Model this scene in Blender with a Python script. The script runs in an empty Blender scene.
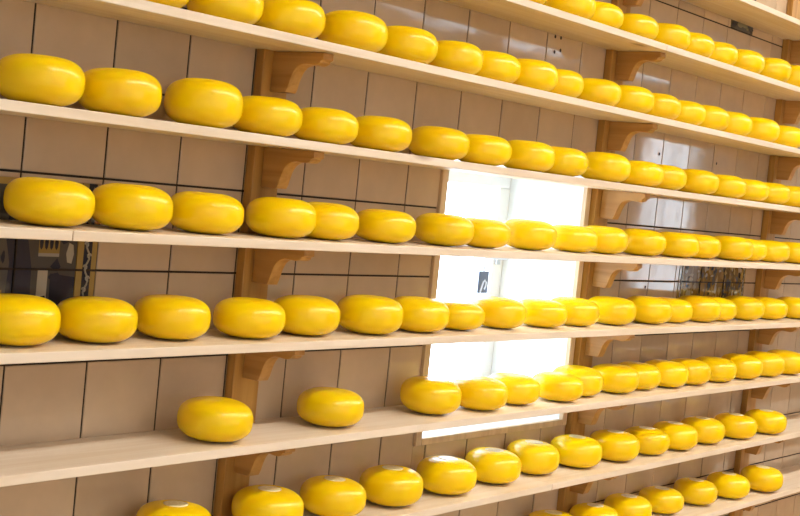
import bpy, bmesh, math, random
from mathutils import Matrix, Vector
random.seed(7)
C = bpy.context.scene.collection
sc = bpy.context.scene

# ------------------------------------------------------------------ measures
D = 1.6278          # distance from the eye to the tiled wall
TW, TH = 0.15, 0.14090   # tile pitch
X0, ZR = 1.17998, -0.16931
SD = 0.157          # shelf depth
TK = 0.0145         # board thickness
ZT = [0.5717, 0.3946, 0.2280, 0.0649, -0.0990, -0.2649, -0.4296, -0.5970, -0.7688]
kx = lambda k: X0 + k * TW
rz = lambda r: ZR + r * TH
XL, XR = -2.0, 14.5
YF = -3.2
ZF, ZC = -1.5, 1.75
POSTS = [X0 + 0.45, X0 + 10.71 * TW, 3.803]
PW, PD = 0.064, 0.0195
WX0, WX1, WZ0, WZ1 = kx(6.84), kx(10.54), -0.504, 0.076   # window opening

SKY, SKY0, LAMP, SPOT, LY, EXPO = 13.0, 2.4, 6.5, 90.0, -0.15, -0.70
CH = {
    1: [(2.2782, 1.5453, 0.0607, 0.0674), (2.4656, 1.5453, 0.0607, 0.0674), (2.6029, 1.5523, 0.0594, 0.0637), (2.7576, 1.5535, 0.0592, 0.0631), (2.9189, 1.5451, 0.0607, 0.0675), (3.0529, 1.5465, 0.0605, 0.0668), (3.1975, 1.5484, 0.0601, 0.0657), (3.3567, 1.5442, 0.0609, 0.0680), (3.5259, 1.5403, 0.0617, 0.0701), (3.6907, 1.5356, 0.0626, 0.0727)],
    2: [(1.3164, 1.5453, 0.0607, 0.0674), (1.4691, 1.5453, 0.0607, 0.0674), (1.6137, 1.5453, 0.0607, 0.0674), (1.7716, 1.5406, 0.0620, 0.0713), (1.9228, 1.5434, 0.0612, 0.0689), (2.0769, 1.5468, 0.0603, 0.0662), (2.2077, 1.5475, 0.0601, 0.0656), (2.3419, 1.5428, 0.0610, 0.0681), (2.4631, 1.5510, 0.0595, 0.0642), (2.6243, 1.5490, 0.0597, 0.0644), (2.7696, 1.5463, 0.0604, 0.0666), (2.9081, 1.5479, 0.0600, 0.0654), (3.0532, 1.5484, 0.0599, 0.0650), (3.1823, 1.5451, 0.0608, 0.0676), (3.3285, 1.5455, 0.0606, 0.0672), (3.4996, 1.5423, 0.0615, 0.0699), (3.6925, 1.5459, 0.0605, 0.0669)],
    3: [(1.1355, 1.5438, 0.0615, 0.0700), (1.2751, 1.5439, 0.0615, 0.0698), (1.4399, 1.5415, 0.0609, 0.0764), (1.5825, 1.5466, 0.0600, 0.0652), (1.7282, 1.5478, 0.0593, 0.0631), (1.8793, 1.5469, 0.0598, 0.0647), (2.0611, 1.5473, 0.0596, 0.0639), (2.2096, 1.5483, 0.0591, 0.0623), (2.3716, 1.5464, 0.0601, 0.0656), (2.5089, 1.5470, 0.0598, 0.0645), (2.6937, 1.5448, 0.0610, 0.0683), (2.8624, 1.5480, 0.0592, 0.0628), (2.9898, 1.5480, 0.0592, 0.0627), (3.1698, 1.5467, 0.0599, 0.0649), (3.3441, 1.5476, 0.0594, 0.0635), (3.4929, 1.5482, 0.0591, 0.0624), (3.6429, 1.5479, 0.0593, 0.0630), (3.7960, 1.5474, 0.0595, 0.0637)],
    4: [(1.1655, 1.5388, 0.0621, 0.0672), (1.3140, 1.5405, 0.0612, 0.0690), (1.4662, 1.5424, 0.0603, 0.0660), (1.6361, 1.5398, 0.0593, 0.0675), (1.7562, 1.5469, 0.0600, 0.0656), (1.9161, 1.5430, 0.0590, 0.0618), (2.0972, 1.5407, 0.0593, 0.0631), (2.2309, 1.5437, 0.0584, 0.0599), (2.4099, 1.5459, 0.0600, 0.0650), (2.5869, 1.5460, 0.0586, 0.0606), (2.7249, 1.5462, 0.0599, 0.0646), (2.9089, 1.5475, 0.0600, 0.0649), (3.0889, 1.5429, 0.0598, 0.0646), (3.2248, 1.5469, 0.0598, 0.0643), (3.4102, 1.5396, 0.0605, 0.0664), (3.5304, 1.5504, 0.0593, 0.0633), (3.6860, 1.5472, 0.0595, 0.0634), (3.8606, 1.5471, 0.0597, 0.0643)],
    5: [(1.1275, 1.5412, 0.0614, 0.0692), (1.2676, 1.5417, 0.0601, 0.0653), (1.4200, 1.5472, 0.0607, 0.0676), (1.5757, 1.5317, 0.0593, 0.0650), (1.7233, 1.5433, 0.0609, 0.0679), (1.8858, 1.5323, 0.0617, 0.0699), (2.0367, 1.5364, 0.0605, 0.0663), (2.1774, 1.5480, 0.0572, 0.0565), (2.3288, 1.5490, 0.0596, 0.0640), (2.4876, 1.5441, 0.0584, 0.0602), (2.6319, 1.5473, 0.0594, 0.0635), (2.7953, 1.5439, 0.0602, 0.0658), (2.9767, 1.5424, 0.0606, 0.0670), (3.1062, 1.5482, 0.0590, 0.0623), (3.2637, 1.5463, 0.0608, 0.0678), (3.3847, 1.5537, 0.0594, 0.0638), (3.5559, 1.5501, 0.0604, 0.0666), (3.7233, 1.5483, 0.0595, 0.0636), (3.9113, 1.5498, 0.0597, 0.0644)],
    6: [(1.5184, 1.5300, 0.0611, 0.0678), (1.8110, 1.5394, 0.0609, 0.0656), (2.1149, 1.5440, 0.0606, 0.0701), (2.2663, 1.5333, 0.0603, 0.0653), (2.4137, 1.5471, 0.0593, 0.0630), (2.5676, 1.5303, 0.0591, 0.0616), (2.6965, 1.5556, 0.0603, 0.0669), (2.8470, 1.5529, 0.0604, 0.0670), (2.9784, 1.5534, 0.0599, 0.0653), (3.1103, 1.5443, 0.0605, 0.0666), (3.2415, 1.5430, 0.0603, 0.0658), (3.3938, 1.5396, 0.0602, 0.0654), (3.5652, 1.5387, 0.0611, 0.0683), (3.7144, 1.5369, 0.0617, 0.0700), (3.8649, 1.5335, 0.0619, 0.0704)],
    7: [(1.4626, 1.5440, 0.0610, 0.0675), (1.6753, 1.5418, 0.0618, 0.0680), (1.8449, 1.5413, 0.0606, 0.0669), (2.0107, 1.5393, 0.0619, 0.0706), (2.1931, 1.5420, 0.0620, 0.0711), (2.3747, 1.5521, 0.0613, 0.0695), (2.5458, 1.5614, 0.0613, 0.0703), (2.7153, 1.5503, 0.0615, 0.0701), (2.8829, 1.5503, 0.0615, 0.0702), (3.0482, 1.5442, 0.0602, 0.0658), (3.1961, 1.5389, 0.0611, 0.0681), (3.3703, 1.5443, 0.0609, 0.0679), (3.5566, 1.5321, 0.0609, 0.0671), (3.7467, 1.5232, 0.0611, 0.0670)],
    8: [(2.6502, 1.5536, 0.0618, 0.0706), (2.8239, 1.5473, 0.0607, 0.0678), (3.0017, 1.5489, 0.0610, 0.0685), (3.1942, 1.5558, 0.0594, 0.0644), (3.3901, 1.5524, 0.0600, 0.0658), (3.5665, 1.5373, 0.0611, 0.0679), (3.7612, 1.5202, 0.0623, 0.0708)],
}

# ------------------------------------------------------------------ materials
def new_mat(name):
    m = bpy.data.materials.new(name); m.use_nodes = True
    nt = m.node_tree
    return m, nt, nt.nodes, nt.links, nt.nodes['Principled BSDF']

def simple(name, col, rough=0.5, spec=0.5, metal=0.0, var=0.06, scale=12, bump=0.0):
    m, nt, N, L, b = new_mat(name)
    tc = N.new('ShaderNodeTexCoord'); nz = N.new('ShaderNodeTexNoise')
    nz.inputs['Scale'].default_value = scale; nz.inputs['Detail'].default_value = 4
    L.new(tc.outputs['Object'], nz.inputs['Vector'])
    r = N.new('ShaderNodeValToRGB')
    r.color_ramp.elements[0].position = 0.3; r.color_ramp.elements[1].position = 0.7
    r.color_ramp.elements[0].color = [c * (1 - var) for c in col] + [1]
    r.color_ramp.elements[1].color = [min(1, c * (1 + var)) for c in col] + [1]
    L.new(nz.outputs['Fac'], r.inputs['Fac']); L.new(r.outputs['Color'], b.inputs['Base Color'])
    b.inputs['Roughness'].default_value = rough
    b.inputs['Specular IOR Level'].default_value = spec
    b.inputs['Metallic'].default_value = metal
    if bump:
        bp = N.new('ShaderNodeBump'); bp.inputs['Strength'].default_value = bump; bp.inputs['Distance'].default_value = 0.002
        L.new(nz.outputs['Fac'], bp.inputs['Height']); L.new(bp.outputs['Normal'], b.inputs['Normal'])
    return m

def wood(name, c1, c2, axis='X', rough=0.45, knots=True):
    m, nt, N, L, b = new_mat(name)
    tc = N.new('ShaderNodeTexCoord'); mp = N.new('ShaderNodeMapping')
    oi = N.new('ShaderNodeObjectInfo')
    ad = N.new('ShaderNodeVectorMath'); ad.operation = 'ADD'
    sc_ = {'X': (0.7, 14, 14), 'Y': (14, 0.7, 14), 'Z': (14, 14, 0.7)}[axis]
    mp.inputs['Scale'].default_value = sc_
    cx = N.new('ShaderNodeCombineXYZ'); mu = N.new('ShaderNodeMath'); mu.operation = 'MULTIPLY'; mu.inputs[1].default_value = 37.0
    L.new(oi.outputs['Random'], mu.inputs[0])
    for i in range(3): L.new(mu.outputs[0], cx.inputs[i])
    L.new(tc.outputs['Object'], ad.inputs[0]); L.new(cx.outputs[0], ad.inputs[1])
    L.new(ad.outputs[0], mp.inputs['Vector'])
    nz = N.new('ShaderNodeTexNoise'); nz.inputs['Scale'].default_value = 4.0; nz.inputs['Detail'].default_value = 7; nz.inputs['Distortion'].default_value = 0.6
    L.new(mp.outputs[0], nz.inputs['Vector'])
    r = N.new('ShaderNodeValToRGB')
    r.color_ramp.elements[0].position = 0.30; r.color_ramp.elements[0].color = (*c2, 1)
    r.color_ramp.elements[1].position = 0.62; r.color_ramp.elements[1].color = (*c1, 1)
    L.new(nz.outputs['Fac'], r.inputs['Fac'])
    out = r.outputs['Color']
    if knots:
        mk = N.new('ShaderNodeMapping'); s2 = {'X': (1.6, 5, 5), 'Y': (5, 1.6, 5), 'Z': (5, 5, 1.6)}[axis]
        mk.inputs['Scale'].default_value = s2
        L.new(ad.outputs[0], mk.inputs['Vector'])
        vo = N.new('ShaderNodeTexVoronoi'); vo.inputs['Scale'].default_value = 1.3; vo.inputs['Randomness'].default_value = 1.0
        L.new(mk.outputs[0], vo.inputs['Vector'])
        kr = N.new('ShaderNodeValToRGB')
        kr.color_ramp.elements[0].position = 0.03; kr.color_ramp.elements[0].color = (0.28, 0.16, 0.08, 1)
        kr.color_ramp.elements[1].position = 0.09; kr.color_ramp.elements[1].color = (1, 1, 1, 1)
        L.new(vo.outputs['Distance'], kr.inputs['Fac'])
        mx = N.new('ShaderNodeMix'); mx.data_type = 'RGBA'; mx.blend_type = 'MULTIPLY'; mx.inputs[0].default_value = 0.8
        L.new(out, mx.inputs[6]); L.new(kr.outputs['Color'], mx.inputs[7]); out = mx.outputs[2]
    L.new(out, b.inputs['Base Color'])
    b.inputs['Roughness'].default_value = rough
    b.inputs['Specular IOR Level'].default_value = 0.35
    bp = N.new('ShaderNodeBump'); bp.inputs['Strength'].default_value = 0.15; bp.inputs['Distance'].default_value = 0.001
    L.new(nz.outputs['Fac'], bp.inputs['Height']); L.new(bp.outputs['Normal'], b.inputs['Normal'])
    return m

def glaze(name, col, var=0.07):
    """glazed tile: a colour that drifts a little, wavy glossy surface"""
    m, nt, N, L, b = new_mat(name)
    ge = N.new('ShaderNodeNewGeometry'); tc = N.new('ShaderNodeTexCoord')
    r = N.new('ShaderNodeValToRGB')
    r.color_ramp.elements[0].color = [c * (1 - var) for c in col] + [1]
    r.color_ramp.elements[1].color = [min(1, c * (1 + var)) for c in col] + [1]
    L.new(ge.outputs['Random Per Island'], r.inputs['Fac'])
    n2 = N.new('ShaderNodeTexNoise'); n2.inputs['Scale'].default_value = 26; n2.inputs['Detail'].default_value = 3
    L.new(tc.outputs['Object'], n2.inputs['Vector'])
    mx = N.new('ShaderNodeMix'); mx.data_type = 'RGBA'; mx.blend_type = 'MULTIPLY'; mx.inputs[0].default_value = 0.16
    L.new(r.outputs['Color'], mx.inputs[6]); L.new(n2.outputs['Fac'], mx.inputs[7])
    L.new(mx.outputs[2], b.inputs['Base Color'])
    b.inputs['Roughness'].default_value = 0.06
    b.inputs['IOR'].default_value = 1.52
    nz = N.new('ShaderNodeTexNoise'); nz.inputs['Scale'].default_value = 9.0; nz.inputs['Detail'].default_value = 1
    L.new(tc.outputs['Object'], nz.inputs['Vector'])
    bp = N.new('ShaderNodeBump'); bp.inputs['Strength'].default_value = 0.14; bp.inputs['Distance'].default_value = 0.004
    L.new(nz.outputs['Fac'], bp.inputs['Height']); L.new(bp.outputs['Normal'], b.inputs['Normal'])
    return m

def cheese_mat():
    m, nt, N, L, b = new_mat('cheese_wax')
    tc = N.new('ShaderNodeTexCoord'); oi = N.new('ShaderNodeObjectInfo')
    mu = N.new('ShaderNodeMath'); mu.operation = 'MULTIPLY'; mu.inputs[1].default_value = 53.0
    L.new(oi.outputs['Random'], mu.inputs[0])
    cx = N.new('ShaderNodeCombineXYZ')
    for i in range(3): L.new(mu.outputs[0], cx.inputs[i])
    ad = N.new('ShaderNodeVectorMath'); ad.operation = 'ADD'
    L.new(tc.outputs['Object'], ad.inputs[0]); L.new(cx.outputs[0], ad.inputs[1])
    nz = N.new('ShaderNodeTexNoise'); nz.inputs['Scale'].default_value = 18; nz.inputs['Detail'].default_value = 4
    L.new(ad.outputs[0], nz.inputs['Vector'])
    r = N.new('ShaderNodeValToRGB')
    r.color_ramp.elements[0].position = 0.3; r.color_ramp.elements[0].color = (0.96, 0.605, 0.0003, 1)
    r.color_ramp.elements[1].position = 0.72; r.color_ramp.elements[1].color = (1.0, 0.71, 0.0005, 1)
    L.new(nz.outputs['Fac'], r.inputs['Fac'])
    hs = N.new('ShaderNodeHueSaturation')
    mr = N.new('ShaderNodeMapRange'); mr.inputs['To Min'].default_value = 0.93; mr.inputs['To Max'].default_value = 1.05
    L.new(oi.outputs['Random'], mr.inputs['Value']); L.new(mr.outputs['Result'], hs.inputs['Value'])
    L.new(r.outputs['Color'], hs.inputs['Color'])
    L.new(hs.outputs['Color'], b.inputs['Base Color'])
    b.inputs['Roughness'].default_value = 0.25
    b.inputs['Specular IOR Level'].default_value = 0.5
    b.inputs['IOR'].default_value = 1.47
    b.inputs['Subsurface Weight'].default_value = 0.12
    b.inputs['Subsurface Radius'].default_value = (0.012, 0.007, 0.001)
    b.inputs['Subsurface Scale'].default_value = 0.5
    # brushed rings round the side, small dimples
    mp = N.new('ShaderNodeMapping'); mp.inputs['Scale'].default_value = (6, 6, 150)
    L.new(ad.outputs[0], mp.inputs['Vector'])
    n2 = N.new('ShaderNodeTexNoise'); n2.inputs['Scale'].default_value = 1.0; n2.inputs['Detail'].default_value = 3
    L.new(mp.outputs[0], n2.inputs['Vector'])
    bp = N.new('ShaderNodeBump'); bp.inputs['Strength'].default_value = 0.10; bp.inputs['Distance'].default_value = 0.0014
    L.new(n2.outputs['Fac'], bp.inputs['Height'])
    n3 = N.new('ShaderNodeTexNoise'); n3.inputs['Scale'].default_value = 45; n3.inputs['Detail'].default_value = 3
    L.new(ad.outputs[0], n3.inputs['Vector'])
    b2 = N.new('ShaderNodeBump'); b2.inputs['Strength'].default_value = 0.09; b2.inputs['Distance'].default_value = 0.002
    L.new(n3.outputs['Fac'], b2.inputs['Height']); L.new(bp.outputs['Normal'], b2.inputs['Normal'])
    L.new(b2.outputs['Normal'], b.inputs['Normal'])
    return m

def glass_mat():
    m = bpy.data.materials.new('window_glass'); m.use_nodes = True
    nt = m.node_tree; nt.nodes.clear(); N = nt.nodes; L = nt.links
    o = N.new('ShaderNodeOutputMaterial'); mx = N.new('ShaderNodeMixShader')
    t = N.new('ShaderNodeBsdfTransparent'); g = N.new('ShaderNodeBsdfGlossy'); g.inputs['Roughness'].default_value = 0.02
    t.inputs['Color'].default_value = (0.95, 0.98, 1.0, 1)
    lw = N.new('ShaderNodeLayerWeight'); lw.inputs['Blend'].default_value = 0.5
    pw = N.new('ShaderNodeMath'); pw.operation = 'POWER'; pw.inputs[1].default_value = 5.0
    L.new(lw.outputs['Facing'], pw.inputs[0])
    ma = N.new('ShaderNodeMath'); ma.operation = 'MULTIPLY_ADD'; ma.inputs[1].default_value = 0.9; ma.inputs[2].default_value = 0.04
    L.new(pw.outputs[0], ma.inputs[0]); L.new(ma.outputs[0], mx.inputs[0]); L.new(t.outputs[0], mx.inputs[1]); L.new(g.outputs[0], mx.inputs[2])
    L.new(mx.outputs[0], o.inputs['Surface'])
    return m

def emit(name, col, s):
    m, nt, N, L, b = new_mat(name)
    b.inputs['Base Color'].default_value = (*col, 1)
    b.inputs['Emission Color'].default_value = (*col, 1); b.inputs['Emission Strength'].default_value = s
    return m

M = dict(
    tile=glaze('cream_tile', (0.66, 0.49, 0.33)),
    grout=simple('dark_grout', (0.035, 0.022, 0.014), 0.8, 0.2),
    pine=wood('pale_pine', (0.80, 0.69, 0.56), (0.71, 0.58, 0.43), 'X'),
    upright=wood('amber_pine', (0.52, 0.28, 0.07), (0.38, 0.18, 0.04), 'Z', 0.4),
    bracket=wood('bracket_pine', (0.54, 0.30, 0.10), (0.40, 0.20, 0.055), 'Y', 0.4, False),
    trim=wood('trim_pine', (0.74, 0.56, 0.38), (0.62, 0.44, 0.28), 'Z', 0.45, False),
    cheese=cheese_mat(),
    white=simple('white_paint', (0.86, 0.87, 0.88), 0.45, 0.4, var=0.02),
    plaster=simple('white_plaster', (0.80, 0.78, 0.74), 0.85, 0.2, var=0.03, bump=0.2),
    panel=wood('brown_panelling', (0.34, 0.22, 0.12), (0.24, 0.14, 0.07), 'Z', 0.5, False),
    floor=simple('brown_floor', (0.52, 0.34, 0.16), 0.5, 0.4, var=0.15, scale=3),
    glass=glass_mat(),
    hole=simple('dark_hole', (0.03, 0.02, 0.015), 0.8),
    ink=glaze('ink_blue_glaze', (0.022, 0.026, 0.045), 0.3),
    slate=glaze('slate_glaze', (0.11, 0.10, 0.09), 0.2),
    ochre=glaze('ochre_glaze', (0.42, 0.28, 0.09), 0.2),
    amber=glaze('dark_amber_glaze', (0.27, 0.15, 0.03), 0.3),
    bone=glaze('bone_glaze', (0.45, 0.40, 0.31), 0.2),
    moss=glaze('moss_glaze', (0.24, 0.21, 0.13), 0.15),
    seal=simple('cream_seal', (0.90, 0.76, 0.42), 0.26, 0.5, var=0.16, scale=160),
    steel=simple('brushed_steel', (0.55, 0.56, 0.58), 0.3, 0.5, 1.0),
    card=simple('blue_grey_card', (0.11, 0.14, 0.24), 0.5),
    cardmark=simple('pale_blue_print', (0.58, 0.66, 0.9), 0.5),
    string=simple('grey_string', (0.30, 0.31, 0.36), 0.8),
    lampwhite=simple('lamp_housing_white', (0.8, 0.8, 0.8), 0.4),
    tube=emit('lamp_glow', (1.0, 0.92, 0.80), LAMP), spot=emit('strip_glow', (1.0, 0.93, 0.83), SPOT),
)

# ------------------------------------------------------------------ helpers
def add_box(bm, x0, x1, y0, y1, z0, z1, mi=0):
    vs = [bm.verts.new(p) for p in ((x0,y0,z0),(x1,y0,z0),(x1,y1,z0),(x0,y1,z0),(x0,y0,z1),(x1,y0,z1),(x1,y1,z1),(x0,y1,z1))]
    for f in ((0,3,2,1),(4,5,6,7),(0,1,5,4),(1,2,6,5),(2,3,7,6),(3,0,4,7)):
        fc = bm.faces.new([vs[i] for i in f]); fc.material_index = mi
    return vs

def add_prism(bm, pts, axis, a0, a1, mi=0):
    """extrude a closed outline (2-D) along an axis"""
    def P(p, a):
        return {'X': (a, p[0], p[1]), 'Y': (p[0], a, p[1]), 'Z': (p[0], p[1], a)}[axis]
    A = [bm.verts.new(P(p, a0)) for p in pts]; B = [bm.verts.new(P(p, a1)) for p in pts]
    n = len(pts)
    f = [bm.faces.new(A), bm.faces.new(B[::-1])]
    for i in range(n):
        f.append(bm.faces.new((A[i], B[i], B[(i+1) % n], A[(i+1) % n])))
    for q in f: q.material_index = mi

def add_tube(bm, pts, r, n=8, mi=0):
    rings = []
    for i, p in enumerate(pts):
        p = Vector(p)
        d = (Vector(pts[min(i+1, len(pts)-1)]) - Vector(pts[max(i-1, 0)])).normalized()
        u = d.orthogonal().normalized(); w = d.cross(u)
        rings.append([bm.verts.new(p + r*(math.cos(2*math.pi*k/n)*u + math.sin(2*math.pi*k/n)*w)) for k in range(n)])
    for a, b in zip(rings, rings[1:]):
        # align ring starts
        s = min(range(n), key=lambda q: (a[0].co - b[q].co).length)
        for k in range(n):
            f = bm.faces.new((a[k], a[(k+1) % n], b[(k+1+s) % n], b[(k+s) % n])); f.material_index = mi
    bm.faces.new(rings[0][::-1]).material_index = mi; bm.faces.new(rings[-1]).material_index = mi

def obj(name, bm, mats, parent=None, loc=None, smooth=False, bevel=0):
    bmesh.ops.recalc_face_normals(bm, faces=bm.faces[:])
    me = bpy.data.meshes.new(name); bm.to_mesh(me); bm.free()
    for m in (mats if isinstance(mats, (list, tuple)) else [mats]): me.materials.append(m)
    if smooth:
        for p in me.polygons: p.use_smooth = True
    o = bpy.data.objects.new(name, me); C.objects.link(o)
    if parent: o.parent = parent
    if loc: o.location = loc
    if bevel:
        b = o.modifiers.new('edge', 'BEVEL'); b.width = bevel; b.segments = 2; b.limit_method = 'ANGLE'; b.angle_limit = math.radians(40)
    return o

def tag(o, label, cat, group=None):
    o['label'] = label; o['category'] = cat
    if group: o['group'] = group
    return o

def thing(name, label, cat, loc=(0, 0, 0), group=None):
    o = bpy.data.objects.new(name, None); C.objects.link(o); o.location = loc
    o.empty_display_size = 0.05
    return tag(o, label, cat, group)

def struct(name, bm, m, parent=None, bevel=0):
    o = obj(name, bm, m, parent, bevel=bevel)
    if not parent: o['kind'] = 'structure'
    return o

# ------------------------------------------------------------------ the tiled wall
G = 0.0017     # half a joint
DEP = 0.002    # tile face stands this far in front of the joint bed
def cut(rect, hole):
    x0, x1, z0, z1 = rect; a0, a1, b0, b1 = hole
    if x1 <= a0 or x0 >= a1 or z1 <= b0 or z0 >= b1: return [rect]
    out = []
    if x0 < a0: out.append((x0, a0, z0, z1)); x0 = a0
    if x1 > a1: out.append((a1, x1, z0, z1)); x1 = a1
    if z0 < b0: out.append((x0, x1, z0, b0))
    if z1 > b1: out.append((x0, x1, b1, z1))
    return [r for r in out if r[1]-r[0] > 0.004 and r[3]-r[2] > 0.004]

TABL = [(kx(-2.0), kx(1.0), rz(-1), -0.0375), (kx(14.13), kx(17.0), rz(-1), -0.0375), (kx(15.1), kx(16.05), rz(5), rz(6))]
bm = bmesh.new()
E_ = 0.02
for (a, b, c, d) in ((XL, WX0-E_, ZF, ZC), (WX1+E_, XR, ZF, ZC), (WX0-E_, WX1+E_, ZF, WZ0-E_+0.005), (WX0-E_, WX1+E_, WZ1+E_, ZC)):
    add_box(bm, a, b, D+DEP, D+0.30, c, d, 1)
rr = random.Random(3)
k0, k1 = int(math.floor((XL-X0)/TW)), int(math.ceil((XR-X0)/TW))
for k in range(k0, k1):
    for r in range(-10, 14):
        base = (max(kx(k)+G, XL+0.001), min(kx(k+1)-G, XR-0.001), max(rz(r)+G, ZF+0.001), min(rz(r+1)-G, ZC-0.001))
        if base[1] - base[0] < 0.005 or base[3] - base[2] < 0.005: continue
        rects = [base]
        for h in [(WX0-0.02, WX1+0.02, WZ0-0.015, WZ1+0.02)] + TABL:
            rects = [q for R_ in rects for q in cut(R_, h)]
        tx, tz = rr.gauss(0, 0.0016), rr.gauss(0, 0.0016)
        for (a, b, c, d) in rects:
            cx_, cz_ = (a+b)/2, (c+d)/2
            e = 0.0012
            f = [bm.verts.new((x, D + tx*(x-cx_) + tz*(z-cz_), z)) for x, z in ((a+e, c+e), (b-e, c+e), (b-e, d-e), (a+e, d-e))]
            m_ = [bm.verts.new((x, D + 0.0008, z)) for x, z in ((a, c), (b, c), (b, d), (a, d))]
            g = [bm.verts.new((x, D + DEP, z)) for x, z in ((a, c), (b, c), (b, d), (a, d))]
            bm.faces.new(f)
            for i in range(4):
                j = (i+1) % 4
                bm.faces.new((m_[i], m_[j], f[j], f[i])); bm.faces.new((g[i], g[j], m_[j], m_[i]))
# little drill holes in a few tiles
for x, z in ((2.559, 0.376), (2.583, 0.3766), (2.562, 0.342), (2.586, 0.349), (3.1105, 0.159), (3.114, -0.185), (3.45, 0.161)):
    vs = [bm.verts.new((x + 0.0042*math.cos(t), D-0.0012, z + 0.0042*math.sin(t))) for t in [i*math.pi/5 for i in range(10)]]
    bm.faces.new(vs).material_index = 2
struct('wall_back', bm, [M['tile'], M['grout'], M['hole']])

# the rest of the room
def box_struct(name, *a, m):
    bm = bmesh.new(); add_box(bm, *a); return struct(name, bm, m)
box_struct('floor', XL-0.2, XR+0.2, YF-0.2, D+0.3, ZF-0.1, ZF, m=M['floor'])
box_struct('ceiling', XL-0.2, XR+0.2, YF-0.2, D+0.3, ZC, ZC+0.1, m=M['plaster'])
def wall_holes(name, x0, x1, holes, m):
    """front wall (normal +y) with window holes, and a brown dado below"""
    bm = bmesh.new()
    rects = [(x0, x1, ZF, ZC)]
    for h in holes: rects = [q for R_ in rects for q in cut(R_, h)]
    for (a, b, c, d) in rects: add_box(bm, a, b, YF-0.2, YF, c, d)
    return struct(name, bm, m)
HI = [(x, x+1.3, -0.75, 1.25) for x in (-1.6, -0.1, 1.4, 2.75)]
LO = [(12.15, 13.4, -0.85, 1.15)]
CL = [(x, x+1.55, 1.30, 1.47) for x in (4.3, 6.0, 7.7, 9.4, 11.1)]
wall_holes('wall_front', XL, XR, HI + LO + CL, M['plaster'])
bm = bmesh.new(); add_box(bm, 4.15, 12.0, YF, YF+0.03, ZF, 1.15); struct('trim_1', bm, M['panel'])
box_struct('wall_left', XL-0.2, XL, YF-0.2, D+0.3, ZF, ZC, m=M['plaster'])
box_struct('wall_right', XR, XR+0.2, YF-0.2, D+0.3, ZF, ZC, m=M['plaster'])

def far_window(n, x0, x1, z0, z1, nx, nz):
    bm = bmesh.new(); y0, y1 = YF-0.14, YF-0.08; w = 0.05
    add_box(bm, x0, x1, y0, y1, z0, z0+w); add_box(bm, x0, x1, y0, y1, z1-w, z1)
    for i in range(nx+1):
        x = x0 + (x1-x0-w)*i/nx
        add_box(bm, x, x+w, y0, y1, z0+w, z1-w)
    for j in range(1, nz):
        z = z0 + (z1-z0)*j/nz
        add_box(bm, x0+w, x1-w, y0+0.01, y1-0.01, z-0.015, z+0.015)
    o = struct('window_%d' % n, bm, M['white'])
    g = bmesh.new(); add_box(g, x0+0.01, x1-0.01, y0+0.027, y0+0.033, z0+0.01, z1-0.01)
    struct('pane', g, M['glass'], o)
for i, (a, b, c, d) in enumerate(HI): far_window(i+2, a, b, c, d, 2, 2)
far_window(6, *LO[0], 2, 3)
for i, (a, b, c, d) in enumerate(CL): far_window(i+7, a, b, c, d, 2, 1)

# ------------------------------------------------------------------ the window behind the shelves
def window():
    bm = bmesh.new()
    y0, y1 = D-0.004, D+0.30
    # deep white reveals: sides, head and sill board
    add_box(bm, WX0-0.02, WX0, D+0.004, y1, WZ0-0.014, WZ1+0.02)
    add_box(bm, WX1, WX1+0.02, D+0.004, y1, WZ0-0.014, WZ1+0.02)
    add_box(bm, WX0, WX1, D+0.004, y1, WZ1, WZ1+0.02)
    add_box(bm, WX0, WX1, D+0.004, y1, WZ0-0.014, WZ0)
    w = struct('window_1', bm, M['white'])
    # outer frame and sash
    fy0, fy1 = D+0.21, D+0.27
    bm = bmesh.new(); t = 0.045
    add_box(bm, WX0, WX1, fy0, fy1, WZ0, WZ0+t); add_box(bm, WX0, WX1, fy0, fy1, WZ1-t, WZ1)
    add_box(bm, WX0, WX0+t, fy0, fy1, WZ0+t, WZ1-t); add_box(bm, WX1-t, WX1, fy0, fy1, WZ0+t, WZ1-t)
    xm = (WX0+WX1)/2 - 0.03
    add_box(bm, xm-0.02, xm+0.02, fy0+0.01, fy1-0.01, WZ0+t, WZ1-t)
    struct('window_frame', bm, M['white'], w, bevel=0.003)
    for a, b in ((WX0+t, xm-0.02), (xm+0.02, WX1-t)):
        g = bmesh.new(); add_box(g, a, b, fy0+0.028, fy0+0.034, WZ0+t, WZ1-t); struct('pane', g, M['glass'], w)
    # slim wooden casing strips on the tile face
    bm = bmesh.new(); add_box(bm, WX0-0.020, WX0, D-0.007, D+0.004, WZ0-0.0145, WZ1+0.02)
    struct('casing', bm, M['trim'], w, bevel=0.0015)
    bm = bmesh.new(); add_box(bm, WX1, WX1+0.02, D-0.007, D+0.004, WZ0-0.0145, WZ1+0.02)
    struct('casing', bm, M['trim'], w, bevel=0.0015)
    bm = bmesh.new(); add_box(bm, WX0, WX1, D-0.007, D+0.004, WZ0-0.0145, WZ0)
    struct('sill', bm, M['trim'], w, bevel=0.0015)
    # handle on the right stile
    bm = bmesh.new()
    hx, hz = WX1-0.028, -0.139
    add_box(bm, hx-0.008, hx+0.008, fy0-0.006, fy0, hz-0.018, hz+0.018)
    add_tube(bm, [(hx, fy0-0.006, hz), (hx, fy0-0.03, hz), (hx-0.006, fy0-0.034, hz), (hx-0.105, fy0-0.034, hz+0.002)], 0.0045)
    struct('handle', bm, M['steel'], w)
    return fy0
FY = window()

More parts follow.
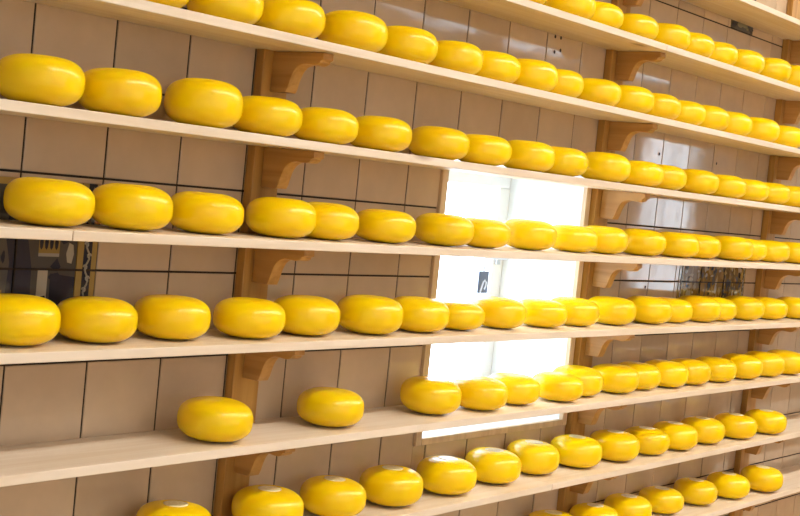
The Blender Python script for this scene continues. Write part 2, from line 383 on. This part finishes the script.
# the card hanging from the handle
tx, ty = 2.634, FY-0.034
t = thing('hanging_tag', 'small blue-grey card tag hanging on a string in front of the window pane', 'tag', (tx, ty, -0.198))
bm = bmesh.new(); add_box(bm, -0.020, 0.020, -0.0012, 0.0012, -0.026, 0.026)
obj('card', bm, M['card'], t, bevel=0.0006)
bm = bmesh.new()   # pale looping figure printed on the card
add_tube(bm, [(-0.010, -0.0014, -0.025), (-0.005, -0.0014, -0.012), (0.000, -0.0014, 0.000), (0.006, -0.0014, 0.005), (0.012, -0.0014, 0.000), (0.011, -0.0014, -0.010), (0.006, -0.0014, -0.017)], 0.0032, 6)
for v_ in bm.verts: v_.co.y = -0.0014 + (v_.co.y + 0.0014) * 0.15
obj('print', bm, M['cardmark'], t)
bm = bmesh.new()
add_tube(bm, [(0.0, 0, 0.024), (0.003, 0.001, 0.045), (0.001, 0.0, 0.057), (-0.003, 0.001, 0.045), (-0.0005, 0, 0.024)], 0.0011, 6)
obj('string', bm, M['string'], t)

# ------------------------------------------------------------------ tile pictures
def tile_panel(name, label, x0, x1, z0, z1, palette, seed, border_l, border_r, top=0.010, figures=()):
    """a picture painted over several glazed tiles; joints run through it"""
    t = thing(name, label, 'tile picture', ((x0+x1)/2, D, z0))
    ox, oz = (x0+x1)/2, z0
    rg = random.Random(seed)
    # joint bed
    ys = -0.001
    b = bmesh.new(); pic = bmesh.new()
    mats = palette
    def tiles(bmx, a0, a1, c0, c1, mi, dy=0.0):
        """rectangle split along the wall's tile joints"""
        ks = [a0] + [kx(k) for k in range(int((a0-X0)//TW), int((a1-X0)//TW)+2) if a0 < kx(k) < a1] + [a1]
        rs = [c0] + [rz(r) for r in range(int((c0-ZR)//TH)-1, int((c1-ZR)//TH)+2) if c0 < rz(r) < c1] + [c1]
        for u0, u1 in zip(ks, ks[1:]):
            for w0, w1 in zip(rs, rs[1:]):
                g0 = G if any(abs(u0-kx(k)) < 1e-6 for k in range(-5, 30)) else 0
                g1 = G if any(abs(u1-kx(k)) < 1e-6 for k in range(-5, 30)) else 0
                h0 = G if any(abs(w0-rz(k)) < 1e-6 for k in range(-5, 10)) else 0
                h1 = G if any(abs(w1-rz(k)) < 1e-6 for k in range(-5, 10)) else 0
                if u1-g1-u0-g0 < 0.001 or w1-h1-w0-h0 < 0.001: continue
                add_box(bmx, u0+g0-ox, u1-g1-ox, ys-dy, DEP, w0+h0-oz, w1-h1-oz, mi)
    inner = (x0+border_l, x1-border_r, z0+0.012, z1-top)
    tiles(pic, *inner, 0)
    # painted shapes: thin glaze laid on the picture tiles
    dy = [0.0]
    def shape(pts, mi):
        dy[0] += 0.000004
        for u0, u1 in [(inner[0], inner[1])]:
            P = [(min(max(px, inner[0]), inner[1])-ox, min(max(pz, inner[2]), inner[3])-oz) for px, pz in pts]
            vs = [pic.verts.new((px, ys-0.0002-dy[0], pz)) for px, pz in P]
            try: pic.faces.new(vs).material_index = mi
            except ValueError: pass
    for f in figures: shape(*f)
    for _ in range(420 if not figures else 26):
        cx_, cz_ = rg.uniform(inner[0], inner[1]), rg.uniform(inner[2], inner[3])
        sx, sz = (rg.uniform(0.003, 0.014), rg.uniform(0.004, 0.018)) if not figures else (rg.uniform(0.004, 0.02), rg.uniform(0.004, 0.022))
        n = rg.randint(6, 9)
        shape([(cx_ + sx*rg.uniform(.5, 1)*math.cos(2*math.pi*i/n), cz_ + sz*rg.uniform(.5, 1)*math.sin(2*math.pi*i/n)) for i in range(n)], rg.randint(1, len(mats)-1))
    # joints visible through the picture
    for r in range(-2, 2):
        if inner[2] < rz(r) < inner[3]:
            add_box(pic, inner[0]-ox, inner[1]-ox, ys-0.0022, ys, rz(r)-0.0012-oz, rz(r)+0.0012-oz, len(mats))
    for k in range(-3, 20):
        if inner[0] < kx(k) < inner[1]:
            add_box(pic, kx(k)-0.0012-ox, kx(k)+0.0012-ox, ys-0.0022, ys, inner[2]-oz, inner[3]-oz, len(mats))
    obj('picture', pic, list(mats) + [M['grout']], t)
    # border strips with a scrolling vine
    bb = bmesh.new()
    for a0, a1, w in ((x0, x0+border_l, border_l), (x1-border_r, x1, border_r)):
        if w < 0.004: continue
        tiles(bb, a0+G, a0+w*0.33, z0, z1, 0); tiles(bb, a0+w*0.33, a0+w*0.72, z0, z1, 1); tiles(bb, a0+w*0.72, a1-G, z0, z1, 0)
        cx_ = a0 + w*0.52; n = 60
        pts = [(cx_-ox + w*0.09*math.sin(i*0.75), ys-0.0004, 0.006 + (z1-z0-0.012)*i/n) for i in range(n+1)]
        add_tube(bb, pts, 0.0016, 5, 2)
        for i in range(4, n, 4):
            p = pts[i]
            add_tube(bb, [(p[0] + 0.0035*math.cos(q)*(1 if i % 8 else -1), ys-0.0005, p[2] + 0.0035*math.sin(q)) for q in [j*0.9 for j in range(6)]], 0.0012, 5, 2)
    tiles(bb, x0+border_l, x1-border_r, z1-top, z1, 0); tiles(bb, x0+border_l, x1-border_r, z0, z0+0.012, 0)
    obj('border', bb, [M['ochre'], M['ink'], M['bone']], t)
    return t

pl = [M['slate'], M['ink'], M['ink'], M['ochre'], M['bone'], M['amber']]
XP = lambda k: kx(k)
def blk(x0, x1, z0, z1, mi): return ([(x0, z0), (x1, z0), (x1, z1), (x0, z1)], mi)
zt_, zb_ = -0.047, -0.298
figs = []
# a darkened interior: a standing figure, a shelf of jars, a chest and a pale floor
figs.append(blk(kx(-2), kx(1), zb_, -0.215, 5))
figs.append(([(kx(-.08), -0.075), (kx(.02), -0.070), (kx(.10), -0.085), (kx(.13), -0.12), (kx(.20), -0.165), (kx(.22), -0.25), (kx(-.10), -0.25), (kx(-.06), -0.16), (kx(-.13), -0.115)], 1))
figs.append(([(kx(-.03)+.011*math.cos(i*.7), -0.066+.012*math.sin(i*.7)) for i in range(9)], 4))
figs.append(blk(kx(.27), kx(.52), -0.145, -0.105, 3))
for i in range(4):
    figs.append(([(kx(.30+.06*i)+.0035*math.cos(q*.79), -0.129+.011*math.sin(q*.79)) for q in range(8)], 1))
figs.append(blk(kx(.27), kx(.52), -0.150, -0.145, 4))
figs.append(([(kx(.44), -0.232), (kx(.74), -0.238), (kx(.76), -0.180), (kx(.43), -0.175)], 1))
figs.append(([(kx(.42), -0.165), (kx(.50), -0.152), (kx(.55), -0.165), (kx(.50), -0.172)], 1))
figs.append(blk(kx(.28), kx(.40), -0.22, -0.17, 4))
figs.append(blk(kx(-.5), kx(-.2), -0.16, -0.12, 1)); figs.append(blk(kx(-.55), kx(-.12), -0.215, -0.20, 3))
figs.append(blk(kx(-1.6), kx(-.9), -0.2, -0.08, 1)); figs.append(blk(kx(-.8), kx(-.6), -0.13, -0.09, 4))
tile_panel('tile_picture', 'dark painted tile picture with ochre scroll border behind the far left cheeses', kx(-2.0), kx(1.0), rz(-1)+G, -0.0375, pl, 5, 0.040, 0.040, 0.010, figs)
pr = [M['amber'], M['ink'], M['ochre'], M['amber'], M['bone'], M['ochre'], M['amber'], M['slate'], M['ochre']]
tile_panel('tile_picture', 'golden brown painted tile picture behind the cheeses beside the right upright', kx(14.13), kx(17.0), rz(-1)+G, -0.0375, pr, 11, 0.030, 0.028, 0.010)
# a single decorated tile high on the right
t = thing('decorated_tile', 'grey-green patterned tile just under the topmost bare shelf', 'tile', (kx(15.575), D, rz(5)+G))
bm = bmesh.new(); hw = 0.07
add_box(bm, -hw, hw, -0.002, DEP, 0, TH-2*G, 0)
obj('tile_body', bm, M['slate'], t, bevel=0.001)
bm = bmesh.new()
for sx in (-1, 1):
    for zc in (0.012, TH-0.015):
        vs = [bm.verts.new((sx*0.055 + 0.013*math.cos(i*math.pi/6)*(1+.25*math.cos(i*math.pi*4/6)), -0.0026, zc + 0.010*math.sin(i*math.pi/6))) for i in range(12)]
        bm.faces.new(vs).material_index = 0
for dx, dz, rx, rz_ in ((-0.018, 0.014, 0.017, 0.007), (0.012, 0.016, 0.02, 0.006), (0.032, 0.010, 0.008, 0.004)):
    vs = [bm.verts.new((dx + rx*math.cos(q*math.pi/7), -0.0026, dz + rz_*math.sin(q*math.pi/7))) for q in range(14)]
    bm.faces.new(vs).material_index = 1
vs = [bm.verts.new((0.03*math.cos(q*math.pi/10), -0.0026, TH/2 + 0.035*math.sin(q*math.pi/10))) for q in range(20)]
bm.faces.new(vs).material_index = 1
obj('painted_motif', bm, [M['ink'], M['moss']], t)

# ------------------------------------------------------------------ shelf boards
ORD = ['first', 'second', 'third', 'fourth', 'fifth', 'sixth', 'seventh', 'eighth', 'ninth', 'tenth']
def board(i, x0, x1, label):
    pts = [(x0, D-SD), (x1, D-SD), (x1, D-0.001)]
    for p in reversed(POSTS):
        if x0 < p - 0.002 and p + PW + 0.002 < x1:
            pts += [(p+PW+0.001, D-0.001), (p+PW+0.001, D-PD-0.001), (p-0.001, D-PD-0.001), (p-0.001, D-0.001)]
        elif x0 < p + PW and p < x0 + 0.06:    # the joint falls on this post: notch the corner
            pts += [(p+PW+0.001, D-0.001), (p+PW+0.001, D-PD-0.001), (x0, D-PD-0.001)]
        elif x1 > p and x1 < p + 0.06:
            pts = [(x0, D-SD), (x1, D-SD), (x1, D-PD-0.001), (p-0.001, D-PD-0.001), (p-0.001, D-0.001)]
    if pts[-1][0] > x0 + 1e-6: pts.append((x0, D-0.001))
    bm = bmesh.new()
    zc = ZT[i] - TK/2
    add_prism(bm, [(x-x0, y-D) for x, y in pts], 'Z', -TK/2, TK/2)
    o = obj('shelf_board', bm, M['pine'], None, (x0, D, zc), bevel=0.0012)
    return tag(o, label, 'shelf', 'pale pine shelf boards')
SPL = {1: 2.7914+0.0005, 4: 1.1575, 7: 2.4914}
names = ['topmost bare pine shelf board at upper right, above all the cheeses',
    'pine shelf board under the top row of cheeses', 'pine shelf board under the second row of cheeses from the top',
    'pine shelf board under the third row of cheeses from the top', 'pine shelf board under the fourth row of cheeses from the top',
    'pine shelf board under the fifth row of cheeses from the top', 'pine shelf board under the widely spaced sixth row of cheeses, bare at left',
    'pine shelf board under the second lowest row of cheeses', 'lowest pine shelf board in the bottom right corner, under the bottom row']
for i in range(9):
    if i in SPL:
        side = {1: (', left of the middle upright', ', right of the middle upright'), 4: (', left of the joint', ', right of the joint'), 7: (', left length', ', right length')}[i]
        board(i, 0.3, SPL[i]-0.0006, names[i] + side[0])
        board(i, SPL[i]+0.0006, 5.2, names[i] + side[1])
    else:
        board(i, 0.3, 5.2, names[i])

# ------------------------------------------------------------------ uprights with carved brackets
def bez(p0, p1, p2, p3, n=8):
    return [tuple((1-t)**3*a + 3*(1-t)**2*t*b + 3*(1-t)*t*t*c + t**3*d for a, b, c, d in zip(p0, p1, p2, p3)) for t in [i/n for i in range(n+1)]]
BT, BH, BL = 0.026, 0.068, 0.114
def bracket_bm():
    # (distance out from the post, height under the board)
    o = [(0, 0), (BL, 0), (BL+0.001, -0.011), (BL-0.006, -0.0135)]
    o += bez((BL-0.006, -0.0165), (BL-0.018, -0.025), (BL-0.030, -0.018), (0.070, -0.020), 6)
    o += bez((0.070, -0.020), (0.050, -0.024), (0.046, -0.040), (0.040, -0.060), 8)[1:]
    o += [(0.036, -BH), (0, -BH)]
    bm = bmesh.new(); add_prism(bm, [(-a, b) for a, b in o], 'X', 0, BT)
    return bm
PZ0, PZ1 = ZF, 1.0
plabel = ['amber pine wall upright with carved brackets at the left of the photo',
          'amber pine wall upright with carved brackets at the right edge of the window',
          'amber pine wall upright with carved brackets near the right edge of the photo']
br_me = None
for n, px in enumerate(POSTS):
    t = thing('shelf_upright', plabel[n], 'shelf upright', (px, D, PZ0), 'wooden uprights carrying the shelves')
    bm = bmesh.new(); add_box(bm, 0, PW, -PD, -0.001, 0, PZ1-PZ0)
    obj('post', bm, M['upright'], t, bevel=0.0015)
    for i in range(9):
        if br_me is None:
            b = obj('bracket', bracket_bm(), M['bracket'], t, bevel=0.0012); br_me = b.data
        else:
            b = bpy.data.objects.new('bracket', br_me); C.objects.link(b); b.parent = t
            q = b.modifiers.new('edge', 'BEVEL'); q.width = 0.0012; q.segments = 2; q.limit_method = 'ANGLE'; q.angle_limit = math.radians(40)
        b.location = (0.021, -PD-0.0005, ZT[i]-TK-0.0006-PZ0)

# ------------------------------------------------------------------ the cheeses
R0, H0 = 0.0605, 0.0668
def cheese_mesh(seed):
    rg = random.Random(seed)
    bm = bmesh.new(); n = 56
    prof = []
    NT = 22
    for i in range(NT+1):
        t_ = -math.pi/2 + math.pi*i/NT
        c, s_ = max(0, math.cos(t_)), math.sin(t_)
        rho = R0 * c**0.74
        z = H0/2 + H0/2*math.copysign(abs(s_)**0.74, s_)
        if s_ > 0: z -= 0.0016*math.exp(-(rho/0.022)**2)          # slight dish on top
        prof.append((rho, z))
    ph = [rg.uniform(0, 6.28) for _ in range(6)]
    rings = []
    for rho, z in prof[1:-1]:
        ring = []
        for k in range(n):
            a = 2*math.pi*k/n
            w = 1 + 0.006*math.sin(2*a+ph[0]) + 0.004*math.sin(3*a+ph[1]+z*20) + 0.002*math.sin(5*a+ph[2])
            dz = (0.0008*math.sin(a+ph[3]) + 0.0006*math.sin(2*a+ph[4]))*(z/H0)*min(1, max(0.15, (rho-0.018)/0.03))
            ring.append(bm.verts.new((rho*w*math.cos(a), rho*w*math.sin(a), z+dz)))
        rings.append(ring)
    for a, b in zip(rings, rings[1:]):
        for k in range(n): bm.faces.new((a[k], a[(k+1) % n], b[(k+1) % n], b[k]))
    bo = bm.verts.new((0, 0, prof[0][1])); to = bm.verts.new((0, 0, prof[-1][1]))
    for k in range(n):
        bm.faces.new((bo, rings[0][(k+1) % n], rings[0][k])); bm.faces.new((to, rings[-1][k], rings[-1][(k+1) % n]))
    bmesh.ops.recalc_face_normals(bm, faces=bm.faces[:])
    me = bpy.data.meshes.new('cheese_wheel'); bm.to_mesh(me); bm.free()
    me.materials.append(M['cheese'])
    for p in me.polygons: p.use_smooth = True
    return me
def seal_mesh():
    bm = bmesh.new(); rs = [0.0, 0.007, 0.013, 0.017, 0.0195]; n = 32
    def top(rho):
        t_ = math.acos((rho/R0)**(1/0.74)) if rho > 0 else math.pi/2
        return H0/2 + H0/2*math.sin(t_)**0.74 - 0.0016*math.exp(-(rho/0.022)**2) + 0.0006
    c = bm.verts.new((0, 0, top(0))); prev = None
    for r_ in rs[1:]:
        ring = [bm.verts.new((r_*math.cos(2*math.pi*k/n), r_*math.sin(2*math.pi*k/n), top(r_))) for k in range(n)]
        for k in range(n):
            j = (k+1) % n
            bm.faces.new((c, ring[k], ring[j])) if prev is None else bm.faces.new((prev[k], ring[k], ring[j], prev[j]))
        prev = ring
    low = [bm.verts.new((v.co.x*1.01, v.co.y*1.01, v.co.z-0.0012)) for v in prev]
    for k in range(n):
        j = (k+1) % n; bm.faces.new((prev[k], low[k], low[j], prev[j]))
    bmesh.ops.recalc_face_normals(bm, faces=bm.faces[:])
    me = bpy.data.meshes.new('label'); bm.to_mesh(me); bm.free(); me.materials.append(M['seal'])
    for p in me.polygons: p.use_smooth = True
    return me
seal = seal_mesh()
meshes = [cheese_mesh(i) for i in range(5)]
ORDS = ['', 'second ', 'third ', 'fourth ', 'fifth ', 'sixth ', 'seventh ', 'eighth ', 'ninth ', 'tenth ']
ROWN = {1: 'the top row of cheeses', 2: 'the second cheese row from top', 3: 'the third cheese row from top', 4: 'the fourth cheese row from top',
        5: 'the fifth cheese row from top', 6: 'the sixth cheese row from top', 7: 'the second lowest cheese row', 8: 'the bottom row of cheeses'}
rg = random.Random(21)
for row in CH:
    cs = CH[row]; n = len(cs)
    for i, (x, y, r, h) in enumerate(cs):
        if any(p - r < x < p + PW + r for p in POSTS): y = min(y, D - PD - 0.004 - r)
        o = bpy.data.objects.new('cheese_wheel', rg.choice(meshes)); C.objects.link(o)
        o.location = (x, y, ZT[row] + 0.0003)
        o.scale = (r/R0*0.996, r/R0*0.996, h/H0); o.rotation_euler = (0, 0, rg.uniform(0, 6.28))
        if row >= 7:
            q = bpy.data.objects.new('label', seal); C.objects.link(q); q.parent = o
            q['label'] = 'pale round paper seal'
        if i < n - i - 1 or (i == n-i-1): pos, side = i, 'leftmost' if i == 0 else 'from left'
        else: pos, side = n-1-i, 'rightmost' if i == n-1 else 'from right'
        where = side if pos == 0 else ORDS[pos] + side
        front = ''
        if row in (4, 5, 6) and WX0+0.02 < x + 0.10 and x < WX1 - 0.30: front =  ' before window'
        if row == 6 and i < 2: front = ' standing apart'
        tag(o, 'yellow cheese wheel%s, %s in %s' % (front, where, ROWN[row]), 'cheese', 'cheese wheels in ' + ROWN[row])

# ------------------------------------------------------------------ lamps of the room
def lamp(x, y, lx, ly, m, label, group):
    t = thing('ceiling_lamp', label, 'lamp', (x, y, ZC), group)
    bm = bmesh.new(); add_box(bm, -lx-0.03, lx+0.03, -ly-0.02, ly+0.02, -0.05, -0.0005); obj('housing', bm, M['lampwhite'], t, bevel=0.004)
    bm = bmesh.new(); add_box(bm, -lx, lx, -ly, ly, -0.058, -0.0505); obj('diffuser', bm, m, t)
for i in range(10):
    lamp(1.25 + 0.80*i, LY, 0.26, 0.09, M['spot'], 'short white strip lamp under the ceiling, in the row along the shelves', 'strip lamps along the shelves')
for y in (-1.4, -2.5):
    for i in range(4):
        lamp(0.3 + 1.9*i, y, 0.62, 0.17, M['tube'], 'long white panel lamp under the middle of the ceiling', 'panel lamps under the ceiling')

# ------------------------------------------------------------------ daylight
w = bpy.data.worlds.new('sky'); sc.world = w; w.use_nodes = True
bg = w.node_tree.nodes['Background']; bg.inputs['Color'].default_value = (0.80, 0.90, 1.0, 1); 
wn = w.node_tree.nodes; wl = w.node_tree.links
tc = wn.new('ShaderNodeTexCoord'); sx = wn.new('ShaderNodeSeparateXYZ'); mr = wn.new('ShaderNodeMapRange')
wl.new(tc.outputs['Generated'], sx.inputs[0]); wl.new(sx.outputs['Y'], mr.inputs['Value'])
mr.inputs['From Min'].default_value = -0.88; mr.inputs['From Max'].default_value = -0.5
mr.inputs['To Min'].default_value = SKY0; mr.inputs['To Max'].default_value = SKY      # the overcast sky is brighter on the far side of the shop
wl.new(mr.outputs['Result'], bg.inputs['Strength'])
def portal(loc, rot, sx, sy):
    l = bpy.data.lights.new('window_portal', 'AREA'); l.shape = 'RECTANGLE'; l.size = sx; l.size_y = sy
    l.cycles.is_portal = True
    o = bpy.data.objects.new('window_portal', l); C.objects.link(o); o.location = loc; o.rotation_euler = rot
portal(((WX0+WX1)/2, D+0.295, (WZ0+WZ1)/2), (-math.pi/2, 0, 0), WX1-WX0, WZ1-WZ0)
for (a, b, c, d) in HI + LO + CL:
    portal(((a+b)/2, YF-0.19, (c+d)/2), (math.pi/2, 0, 0), b-a, d-c)

# ------------------------------------------------------------------ camera
cam = bpy.data.cameras.new('camera'); co = bpy.data.objects.new('camera', cam); C.objects.link(co)
R_ = (0.6170526126, -0.780466641, 0.1005877504); U_ = (-0.0226376275, 0.1101660796, 0.9936553591); F_ = (0.7865962186, 0.6154147034, -0.0503103542)
co.matrix_world = Matrix(((R_[0], U_[0], -F_[0], 0), (R_[1], U_[1], -F_[1], 0), (R_[2], U_[2], -F_[2], 0), (0, 0, 0, 1)))
cam.sensor_width = 36.0; cam.lens = 1340.1888 / 800 * 36.0; cam.clip_start = 0.05
sc.camera = co
sc.view_settings.view_transform = 'Standard'; sc.view_settings.look = 'None'
sc.view_settings.gamma = 1.0; sc.view_settings.use_curve_mapping = False
sc.view_settings.exposure = EXPO
